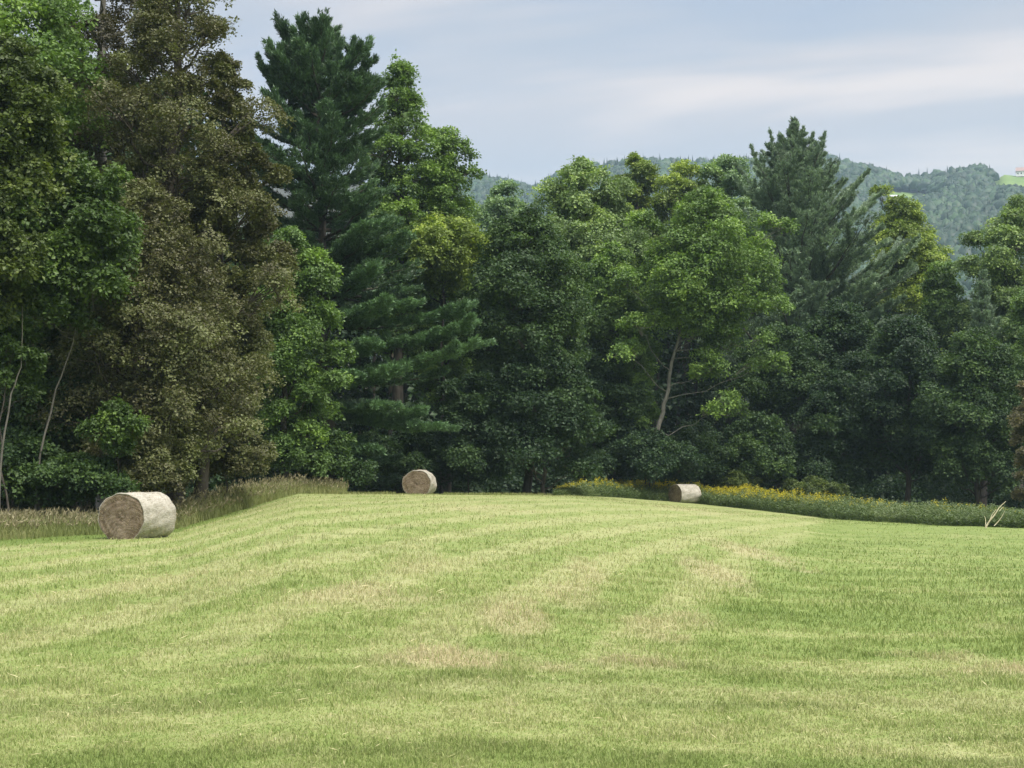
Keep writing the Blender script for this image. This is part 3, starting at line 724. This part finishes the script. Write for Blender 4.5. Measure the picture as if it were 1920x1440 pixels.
def face_mat():
    m, nt, N, L = newmat('rolled_hay_end')
    tc = N.new('ShaderNodeTexCoord')
    mp = N.new('ShaderNodeMapping'); mp.inputs['Scale'].default_value = (.2, 1, 1); L.new(tc.outputs['Object'], mp.inputs[0])
    ds = N.new('ShaderNodeTexNoise'); ds.inputs['Scale'].default_value = 2.3; ds.inputs['Detail'].default_value = 3; L.new(mp.outputs[0], ds.inputs[0])
    ad = N.new('ShaderNodeMixRGB'); ad.blend_type = 'ADD'; ad.inputs[0].default_value = .35; L.new(mp.outputs[0], ad.inputs[1]); L.new(ds.outputs['Color'], ad.inputs[2])
    wv = N.new('ShaderNodeTexWave'); wv.wave_type = 'RINGS'; wv.rings_direction = 'X'; wv.inputs['Scale'].default_value = 3.2; wv.inputs['Distortion'].default_value = 2.5
    wv.inputs['Detail'].default_value = 3; L.new(ad.outputs[0], wv.inputs[0])
    n = N.new('ShaderNodeTexNoise'); n.inputs['Scale'].default_value = 3.2; n.inputs['Detail'].default_value = 8; n.inputs['Roughness'].default_value = .7; L.new(tc.outputs['Object'], n.inputs[0])
    n2 = N.new('ShaderNodeTexNoise'); n2.inputs['Scale'].default_value = 45; n2.inputs['Detail'].default_value = 3; L.new(tc.outputs['Object'], n2.inputs[0])
    def ma(op, x, y):
        q = N.new('ShaderNodeMath'); q.operation = op
        for s, v in zip(q.inputs, (x, y)):
            if isinstance(v, float): s.default_value = v
            else: L.new(v, s)
        return q.outputs[0]
    t = ma('ADD', ma('ADD', ma('MULTIPLY', wv.outputs['Fac'], .07), ma('MULTIPLY', n.outputs[0], .72)), ma('MULTIPLY', n2.outputs[0], .25))
    r = ramp(N, [(.3, (.07, .05, .03)), (.47, (.17, .13, .09)), (.62, (.28, .225, .165)), (.8, (.36, .30, .23))])
    L.new(t, r.inputs[0])
    p = N.new('ShaderNodeBsdfPrincipled'); L.new(r.outputs[0], p.inputs['Base Color']); p.inputs['Roughness'].default_value = .95; p.inputs['Specular IOR Level'].default_value = .1
    bu = N.new('ShaderNodeBump'); bu.inputs['Strength'].default_value = .8; bu.inputs['Distance'].default_value = .05; L.new(t, bu.inputs['Height']); L.new(bu.outputs[0], p.inputs['Normal'])
    o = N.new('ShaderNodeOutputMaterial'); L.new(p.outputs[0], o.inputs['Surface'])
    return m
M['wrap'] = wrap_mat(); M['face'] = face_mat()
M['strand'] = leaf_mat('loose_hay', (.16, .12, .07), (.30, .24, .15), (.45, .38, .26), .2, .8, .1)

def bale(label, u, vb, y, dia, length, ang, sx=1.08, sink=.03, seed=0):
    """axis along local x; ang = turn about z"""
    p = P(u, vb, y); gz = float(ground_z(p[0], p[1]))
    e = empty('hay_bale', (p[0], p[1], gz - sink), label, 'hay bale', 'round hay bales on the mown field', ang)
    k = 108; r0 = dia / 2
    a = np.arange(k) * 2 * math.pi / k
    def prof(r, xx):
        """sagging round outline: flattened where it rests, lumpy"""
        lum = 1 + .024 * np.sin(3 * a + seed + xx) + .016 * np.sin(7 * a + 2 * seed - 2 * xx) + .011 * np.sin(13 * a + 5 * xx)
        yy = np.cos(a) * r * sx * lum; zz = np.sin(a) * r * lum
        fl = -r0 * .86
        zz = np.where(zz < fl, fl + (zz - fl) * .15, zz)
        return yy, zz + r0 * .89
    def sheet(xs, rs, name, mat, dx=None):
        v = []
        for i, (xx, r) in enumerate(zip(xs, rs)):
            yy, zz = prof(r, xx)
            px = np.full(k, xx) + (dx[i] if dx is not None else 0)
            v.append(np.stack([px, yy, zz], 1))
        v = np.concatenate(v); i = np.arange(len(xs) - 1)[:, None] * k; j = np.arange(k)[None]; j2 = (j + 1) % k
        f = np.stack([i + j, i + j2, i + k + j2, i + k + j], -1).reshape(-1, 4)
        return v, f
    hl = length / 2
    # rolled hay: both ends rough with rings pushed in and out, one closed body just inside the net
    rin = np.array([.02, .1, .2, .3, .42, .54, .66, .78, .88, .95, .985]) * r0
    def rough(r, s):
        return .03 * np.sin(r * 38 + s + a * 1.0) * .6 + .05 * (fbm(np.cos(a) * r * 4 + s, np.sin(a) * r * 4 + s, 5 + seed) - .5)
    XS = [-hl] * len(rin) + list(np.linspace(-hl + .02, hl - .02, 10)) + [hl] * len(rin)
    RS = list(rin) + [r0 * .99] * 10 + list(rin[::-1])
    DX = [-.05 * (1 - (r / r0) ** 2) * .5 + rough(r, 1) * (1 if r < r0 * .97 else 0) for r in rin] + [np.zeros(k)] * 10 + [.02 * (1 - (r / r0) ** 2) + rough(r, 9) * (1 if r < r0 * .97 else 0) for r in rin[::-1]]
    v, f = sheet(XS, RS, 'hay_roll', M['face'], DX)
    n0 = len(v); v = np.concatenate([v, [v[:k].mean(0), v[-k:].mean(0)]])
    j = np.arange(k); tri = np.concatenate([np.stack([np.full(k, n0), (j + 1) % k, j], 1), np.stack([np.full(k, n0 + 1), len(v) - 2 - k + j, len(v) - 2 - k + (j + 1) % k], 1)])
    mesh_np('hay_roll', v, [f, tri], M['face'], e, smooth=True)
    # net wrap: a shell over the rim, folded a little over the ends
    xs = [-hl + .012, -hl - .014, -hl - .008] + list(np.linspace(-hl + .05, hl - .05, 14)) + [hl + .008, hl + .014, hl - .012]
    rs = [r0 * .955, r0 * .97, r0 * 1.0] + [r0 * (1.012 + .006 * math.sin(3.1 * q + seed) - .006 * (q % 2)) for q in range(14)] + [r0 * 1.0, r0 * .97, r0 * .955]
    v, f = sheet(xs, rs, 'net_wrap', M['wrap'])
    mesh_np('net_wrap', v, f, M['wrap'], e, smooth=True)
    # loose stalks sticking out of the ends and rim
    n = 1500; aa = R.uniform(0, 6.28, n); ends = R.choice((-1, 1), n); rr = r0 * np.sqrt(R.random(n)) * .96
    pos = np.stack([ends * (hl + .01), np.cos(aa) * rr * sx, np.maximum(np.sin(aa) * rr + r0 * .89, .06)], 1)
    d = unit(np.stack([ends * R.uniform(.0, .35, n), R.normal(size=n), R.normal(size=n)], 1))
    m = 520; a2 = R.uniform(0, 6.28, m); xx = R.uniform(-hl, hl, m)
    pos2 = np.stack([xx, np.cos(a2) * r0 * sx * 1.0, np.maximum(np.sin(a2) * r0 + r0 * .89, .05)], 1)
    d2 = unit(np.stack([R.normal(size=m), np.cos(a2) * .5 + R.normal(size=m) * .5, np.sin(a2) * .4 + R.normal(size=m) * .5], 1))
    pos = np.concatenate([pos, pos2]); d = np.concatenate([d, d2]); nr = rnd_dir(len(d)); nr = unit(nr - d * (nr * d).sum(1, keepdims=True))
    lv = leaf_quads(pos, nr, d, R.uniform(.05, .14, len(d)), R.uniform(.004, .012, len(d)), .1)
    mesh_np('loose_stalks', lv, quads(len(lv) // 4), M['strand'], e, fattrs={'tint': R.random(len(lv) // 4)})
R_ = math.radians
bale('nearest large hay bale, wrapped in pale net, at the left', 258, 1012, 38.6, 1.27, 1.5, R_(0), seed=1)
bale('middle hay bale facing the camera with only a thin wrapped side showing', 787, 930, 70.5, 1.27, 1.5, R_(0), seed=2)
bale('farthest small hay bale in front of the goldenrod at the right', 1284, 941, 90.3, 1.2, 1.5, R_(0), seed=3)
for o, phi in zip([o for o in COL.objects if o.name.startswith('hay_bale')], (33, 11, 50)):
    # the end face seen from the camera looks back along the view ray, turned to its left by phi
    x, y = o.location.x, o.location.y
    view = math.atan2(-y, -x)                # direction bale -> camera
    o.rotation_euler.z = view - R_(phi) + math.pi

# ------------------------------------------------------------------ the far hills
SKY = [(-500, 330), (500, 320), (860, 322), (890, 324), (930, 332), (985, 346), (1012, 348), (1050, 322), (1100, 307), (1180, 299), (1240, 297), (1350, 298), (1420, 295), (1500, 290), (1550, 290),
       (1600, 300), (1650, 314), (1690, 327), (1720, 330), (1770, 321), (1850, 311), (1885, 322), (1920, 326), (2100, 318), (2500, 330)]
R0, D0 = 350.0, 1300.0
_ht = [math.atan((u - 960) / F) for u, v in SKY]
def ridge_z(th):
    u = 960 + F * np.tan(th); v = np.interp(u, [a for a, b in SKY], [b for a, b in SKY])
    bare = sstep(1870, 1895, u)
    vv = v + 19 * (1 - bare)                 # the tree tops make the outline
    return CAMZ + (900 - vv) / F * D0 * np.cos(th)
def hill_z(th, r):
    s = (r - R0) / (D0 - R0); zr = ridge_z(th)
    s1 = np.where(s < .93, s, .93 + .07 * np.sin(np.clip((s - .93) / .07, 0, 1.5) * 1.2) / math.sin(1.2))
    z = -12 + (zr + 12) * np.clip(s1, 0, 1.0)
    z = z + 5 * (fbm(np.sin(th) * r / 90, np.cos(th) * r / 90, 15) - .5) * sstep(0, .15, s) * (1 - sstep(.8, 1, s))
    return z - 60 * sstep(1.0, 1.45, s)
def meadow(th, r):
    u = 960 + F * np.tan(th)
    v = 900 - (hill_z(th, r) - CAMZ) / (r * np.cos(th)) * F
    a = (sstep(1630, 1650, u) * (1 - sstep(1768, 1785, u)) * sstep(355, 358, v - .12 * np.maximum(u - 1720, 0)) * (1 - sstep(394, 400, v + .25 * np.abs(u - 1705))))
    b = sstep(1852, 1868, u) * (1 - sstep(366, 370, v - .1 * (u - 1880))) * sstep(0, 14, v - 352 + (u - 1855) * .42)
    c = sstep(1535, 1545, u) * (1 - sstep(1585, 1592, u)) * sstep(338, 341, v) * (1 - sstep(360, 366, v))
    return np.maximum(np.maximum(a, b), c)
def build_hills():
    th = np.linspace(math.atan(-1500 / F), math.atan(1560 / F), 420); r = np.concatenate([np.linspace(R0, 1340, 190), np.linspace(1350, 1850, 14)])
    A, B = np.meshgrid(th, r); v = np.stack([np.sin(A) * B, np.cos(A) * B, hill_z(A, B)], -1).reshape(-1, 3)
    n, m = A.shape; i = np.arange(n - 1)[:, None] * m; j = np.arange(m - 1)[None]
    f = np.stack([i + j, i + m + j, i + m + j + 1, i + j + 1], -1).reshape(-1, 4)[:, ::-1]
    hm = noise_mat('hill_meadow', [(.35, (.10, .165, .045)), (.65, (.16, .225, .065))], .03, bump=0)
    ct = v[f].mean(1); tt = np.arctan2(ct[:, 0], ct[:, 1]); r2 = np.hypot(ct[:, 0], ct[:, 1])
    open_ = (meadow(tt, r2) > .4) | ((960 + F * np.tan(tt) > 1868) & (r2 > 1190))
    tag(mesh_np('hills', v, f, [hm, M['floor']], matidx=(~open_).astype(int), smooth=True), kind='structure')
build_hills()
M['hillwood'] = leafset('far_wood_leaves', (.019, .044, .024), warm=(1.35, 1.2, .9), lo=.7, hi=1.5)
def hill_wood():
    n = 15000
    u = R.uniform(700, 2400, n); th = np.arctan((u - 960) / F)
    r = np.sqrt(R.uniform(520 ** 2, 1345 ** 2, n))
    k = (meadow(th, r) < .3)
    k &= ~((u > 1868) & (r > 1190))                                   # open hilltop with the farmhouse
    k &= ~((abs(u - 1682) < 9) & (r > 1060) & (r < 1235))              # clearing in front of the white house
    dens = .45 + .75 * (r / 1300) ** 2
    k &= R.random(n) < dens
    th, r, u = th[k], r[k], u[k]; n = len(th)
    x = np.sin(th) * r; y = np.cos(th) * r; z = hill_z(th, r)
    con = R.random(n) < np.where((u < 1420) & (r > 1250), .45, .1)
    h = R.uniform(7, 12.5, n) * np.where(r < 1000, 1.15, 1); w = np.where(con, R.uniform(1.4, 2.2, n), R.uniform(3.6, 7.2, n))
    h = np.where(con, h * 1.25, h)
    na, ne = 9, 6
    E = np.linspace(-.35, math.pi / 2, ne); A = np.arange(na) * 2 * math.pi / na
    ce, se = np.cos(E), np.sin(E)
    kn = np.clip(1 - (np.arange(ne) / (ne - 1)) ** 1.0, .02, 1)
    prof_r = np.where(con[:, None], kn[None], ce[None])
    prof_z = np.where(con[:, None], (np.arange(ne) / (ne - 1))[None], .38 + .62 * se[None])
    lump = 1 + .22 * R.normal(size=(n, ne, na)); lump[:, -1] = 1
    rad = w[:, None, None] * prof_r[:, :, None] * lump
    aa = A[None, None] + R.uniform(0, 6.28, n)[:, None, None] + np.zeros((n, ne, 1))
    v = np.stack([x[:, None, None] + np.cos(aa) * rad, y[:, None, None] + np.sin(aa) * rad,
                  z[:, None, None] + h[:, None, None] * prof_z[:, :, None] * (1 + .06 * R.normal(size=(n, ne, na)))], -1).reshape(-1, 3)
    i0 = np.arange(ne - 1)[:, None] * na; j0 = np.arange(na)[None]; j1 = (j0 + 1) % na
    f = np.stack([i0 + j0, i0 + j1, i0 + na + j1, i0 + na + j0], -1).reshape(-1, 4)
    faces = (np.arange(n)[:, None, None] * (ne * na) + f[None]).reshape(-1, 4)
    ti = np.clip(np.repeat(np.where(con, .1, R.uniform(.05, 1, n)), len(f)) + R.normal(size=n * len(f)) * .06, 0, 1)
    o = mesh_np('hillside_forest', v, faces, M['hillwood'], fattrs={'tint': ti}, smooth=True)
    tag(o, 'hazy forest covering the far hillside', 'forest', kind='stuff')
hill_wood()

# two far houses
def plain(name, c, rough=.8):
    return noise_mat(name, [(.3, sc3(c, .9)), (.7, c)], 1.5, bump=.05, rough=rough)
M['white'] = plain('white_clapboard', (.78, .78, .76)); M['roof'] = plain('reddish_roof', (.30, .22, .2)); M['greyroof'] = plain('grey_roof', (.5, .5, .52)); M['glass'] = plain('dark_glass', (.04, .05, .06), .1)
def boxm(name, x0, x1, y0, y1, z0, z1, mat, parent):
    v = np.array([(x, y, z) for x in (x0, x1) for y in (y0, y1) for z in (z0, z1)], float)
    f = np.array([(0, 1, 3, 2), (4, 6, 7, 5), (0, 4, 5, 1), (2, 3, 7, 6), (0, 2, 6, 4), (1, 5, 7, 3)])
    return mesh_np(name, v, f, mat, parent)
def house(label, u, r, w, d, h, roofh, rmat, nwin):
    th = math.atan((u - 960) / F); z = float(hill_z(np.array(th), np.array(r)))
    e = empty('farmhouse', (math.sin(th) * r, math.cos(th) * r, z - .4), label, 'house', 'far houses on the hill', -th)
    wv = np.array([(-w, -d, 0), (w, -d, 0), (w, d, 0), (-w, d, 0), (-w, -d, h), (w, -d, h), (w, d, h), (-w, d, h), (-w, 0, h + roofh), (w, 0, h + roofh)], float)
    mesh_np('wall', wv, [np.array([(0, 1, 5, 4), (2, 3, 7, 6)]), np.array([(1, 2, 6, 9, 5), (3, 0, 4, 8, 7)])], M['white'], e)
    s = roofh / d; o = .5; t = .18
    rv = np.array([(-w - o, -d - o, h - s * o + .05), (w + o, -d - o, h - s * o + .05), (w + o, 0, h + roofh + .05), (-w - o, 0, h + roofh + .05), (-w - o, d + o, h - s * o + .05), (w + o, d + o, h - s * o + .05)])
    rv = np.concatenate([rv, rv + np.array((0, 0, t))])
    mesh_np('roof', rv, np.array([(0, 3, 2, 1), (3, 4, 5, 2), (6, 7, 8, 9), (9, 8, 11, 10), (0, 1, 7, 6), (4, 10, 11, 5), (0, 6, 9, 3), (3, 9, 10, 4), (1, 2, 8, 7), (2, 5, 11, 8)]), M[rmat], e)
    for k in range(nwin):
        wx = -w + (k + .5) * 2 * w / nwin
        boxm('window', wx - .45, wx + .45, -d - .06, -d + .02, h * .4, h * .4 + 1.3, M['glass'], e)
house('white farmhouse with reddish roof on the bare hilltop at the right edge', 1929, 1275, 5.2, 4, 4.6, 3.4, 'roof', 4)
house('tiny white house among trees at the top of the hill meadow', 1682, 1170, 2.6, 2.4, 2.6, 1.4, 'greyroof', 2)

# ------------------------------------------------------------------ sky, sun, air, camera
SUN = unit(np.array((.55, -.48, 1.08)))
el = math.asin(SUN[2]); az = math.atan2(SUN[0], SUN[1])
w = bpy.data.worlds.new('World'); SC.world = w; w.use_nodes = True
N = w.node_tree.nodes; L = w.node_tree.links; N.clear()
sky = N.new('ShaderNodeTexSky'); sky.sky_type = 'NISHITA'; sky.sun_disc = False; sky.sun_elevation = el; sky.sun_rotation = az
sky.air_density = 1.0; sky.dust_density = 1.5
tc = N.new('ShaderNodeTexCoord'); sx = N.new('ShaderNodeSeparateXYZ'); L.new(tc.outputs['Generated'], sx.inputs[0])
def wm(op, a, b=0.0, clamp=False):
    n = N.new('ShaderNodeMath'); n.operation = op; n.use_clamp = clamp
    for s, v in zip(n.inputs, (a, b)):
        if isinstance(v, (int, float)): s.default_value = v
        else: L.new(v, s)
    return n.outputs[0]
zc = wm('MAXIMUM', sx.outputs['Z'], 0.0)
dn = wm('ADD', zc, .12)
cx = wm('DIVIDE', sx.outputs['X'], dn); cy = wm('DIVIDE', sx.outputs['Y'], dn)
cmb = N.new('ShaderNodeCombineXYZ'); L.new(cx, cmb.inputs[0]); L.new(cy, cmb.inputs[1])
def cloud(scale, rot, st, det, off):
    mp = N.new('ShaderNodeMapping'); mp.vector_type = 'TEXTURE'; mp.inputs['Rotation'].default_value = (0, 0, rot); mp.inputs['Scale'].default_value = st; mp.inputs['Location'].default_value = off
    L.new(cmb.outputs[0], mp.inputs[0])
    n = N.new('ShaderNodeTexNoise'); n.inputs['Scale'].default_value = scale; n.inputs['Detail'].default_value = det; n.inputs['Roughness'].default_value = .5
    n.inputs['Distortion'].default_value = .3
    L.new(mp.outputs[0], n.inputs['Vector']); return n.outputs[0]
def rng(x, a, b, c=0, d=1):
    m = N.new('ShaderNodeMapRange'); m.interpolation_type = 'SMOOTHSTEP'; L.new(x, m.inputs[0])
    for k, v in zip((1, 2, 3, 4), (a, b, c, d)): m.inputs[k].default_value = v
    return m.outputs[0]
CO = (10, 3)
c1 = cloud(1.0, -.3, (2.2, 1.1, 1), 4, (CO[0], CO[1], 0)); c2 = cloud(1.0, -.3, (1.1, .45, 1), 4, (CO[0] + 5, CO[1] + 2, 0))
d1 = wm('MULTIPLY', rng(c1, .33, .53), rng(zc, .18, .25, .3, 1)); d2 = rng(c2, .40, .61)
deckr = ramp(N, [(0, (.43, .50, .615)), (.45, (.50, .54, .605)), (1, (.59, .587, .615))]); L.new(d1, deckr.inputs[0])
warm = N.new('ShaderNodeMixRGB'); warm.inputs[2].default_value = (.86, .77, .72, 1); L.new(wm('MULTIPLY', d2, wm('ADD', wm('MULTIPLY', d1, .7), .3)), warm.inputs[0]); L.new(deckr.outputs[0], warm.inputs[1])
# the deck is thinner, so brighter, overhead (an overcast sky is about three times brighter at the zenith)
zen = N.new('ShaderNodeMapRange'); zen.inputs[1].default_value = .33; zen.inputs[2].default_value = .95; zen.inputs[3].default_value = 1; zen.inputs[4].default_value = 3.9; L.new(zc, zen.inputs[0])
dk = N.new('ShaderNodeMixRGB'); dk.blend_type = 'MULTIPLY'; dk.inputs[0].default_value = 1; L.new(warm.outputs[0], dk.inputs[1])
zz = N.new('ShaderNodeCombineXYZ')
for i in range(3): L.new(zen.outputs[0], zz.inputs[i])
L.new(zz.outputs[0], dk.inputs[2])
DECK = 2.1            # brings the deck to the scale of the sky texture
sc_ = N.new('ShaderNodeVectorMath'); sc_.operation = 'SCALE'; sc_.inputs['Scale'].default_value = DECK; L.new(dk.outputs[0], sc_.inputs[0])
mx = N.new('ShaderNodeMixRGB'); mx.inputs[0].default_value = .94; L.new(sky.outputs[0], mx.inputs[1]); L.new(sc_.outputs[0], mx.inputs[2])
bg = N.new('ShaderNodeBackground'); bg.inputs['Strength'].default_value = .12; L.new(mx.outputs[0], bg.inputs['Color'])
wo = N.new('ShaderNodeOutputWorld'); L.new(bg.outputs[0], wo.inputs['Surface'])

sl = bpy.data.lights.new('sun', 'SUN'); sl.energy = 1.35; sl.angle = math.radians(28); sl.color = (1, .95, .86)
so = bpy.data.objects.new('sun', sl); COL.objects.link(so); so.location = (30, -20, 60)
so.rotation_euler = Vector(SUN).to_track_quat('Z', 'Y').to_euler()

# air
hz, nt, HN, HL = newmat('haze_air')
vol = HN.new('ShaderNodeVolumePrincipled'); vol.inputs['Color'].default_value = (.58, .8, 1, 1); vol.inputs['Density'].default_value = .00016
vol.inputs['Anisotropy'].default_value = 0
ho = HN.new('ShaderNodeOutputMaterial'); HL.new(vol.outputs[0], ho.inputs['Volume'])
b = boxm('haze', -1950, 1950, -1950, 1950, -80, 345, hz, None)
tag(b, 'thin haze in the air over field and valley', 'haze', kind='stuff')

cam = bpy.data.cameras.new('camera'); cam.sensor_width = 36; cam.lens = F / 1920 * 36; cam.clip_end = 20000; cam.clip_start = .1
co = bpy.data.objects.new('camera', cam); COL.objects.link(co); co.location = (0, 0, CAMZ); co.rotation_euler = (math.pi / 2 + PITCH, 0, 0)
SC.camera = co
SC.view_settings.view_transform = 'Standard'; SC.view_settings.look = 'None'; SC.view_settings.gamma = 1; SC.view_settings.exposure = 1.95
SC.render.engine = 'CYCLES'
c = SC.cycles
c.max_bounces = 6; c.diffuse_bounces = 3; c.glossy_bounces = 2; c.transmission_bounces = 4; c.volume_bounces = 1; c.transparent_max_bounces = 8
c.sample_clamp_indirect = 4; c.use_denoising = True
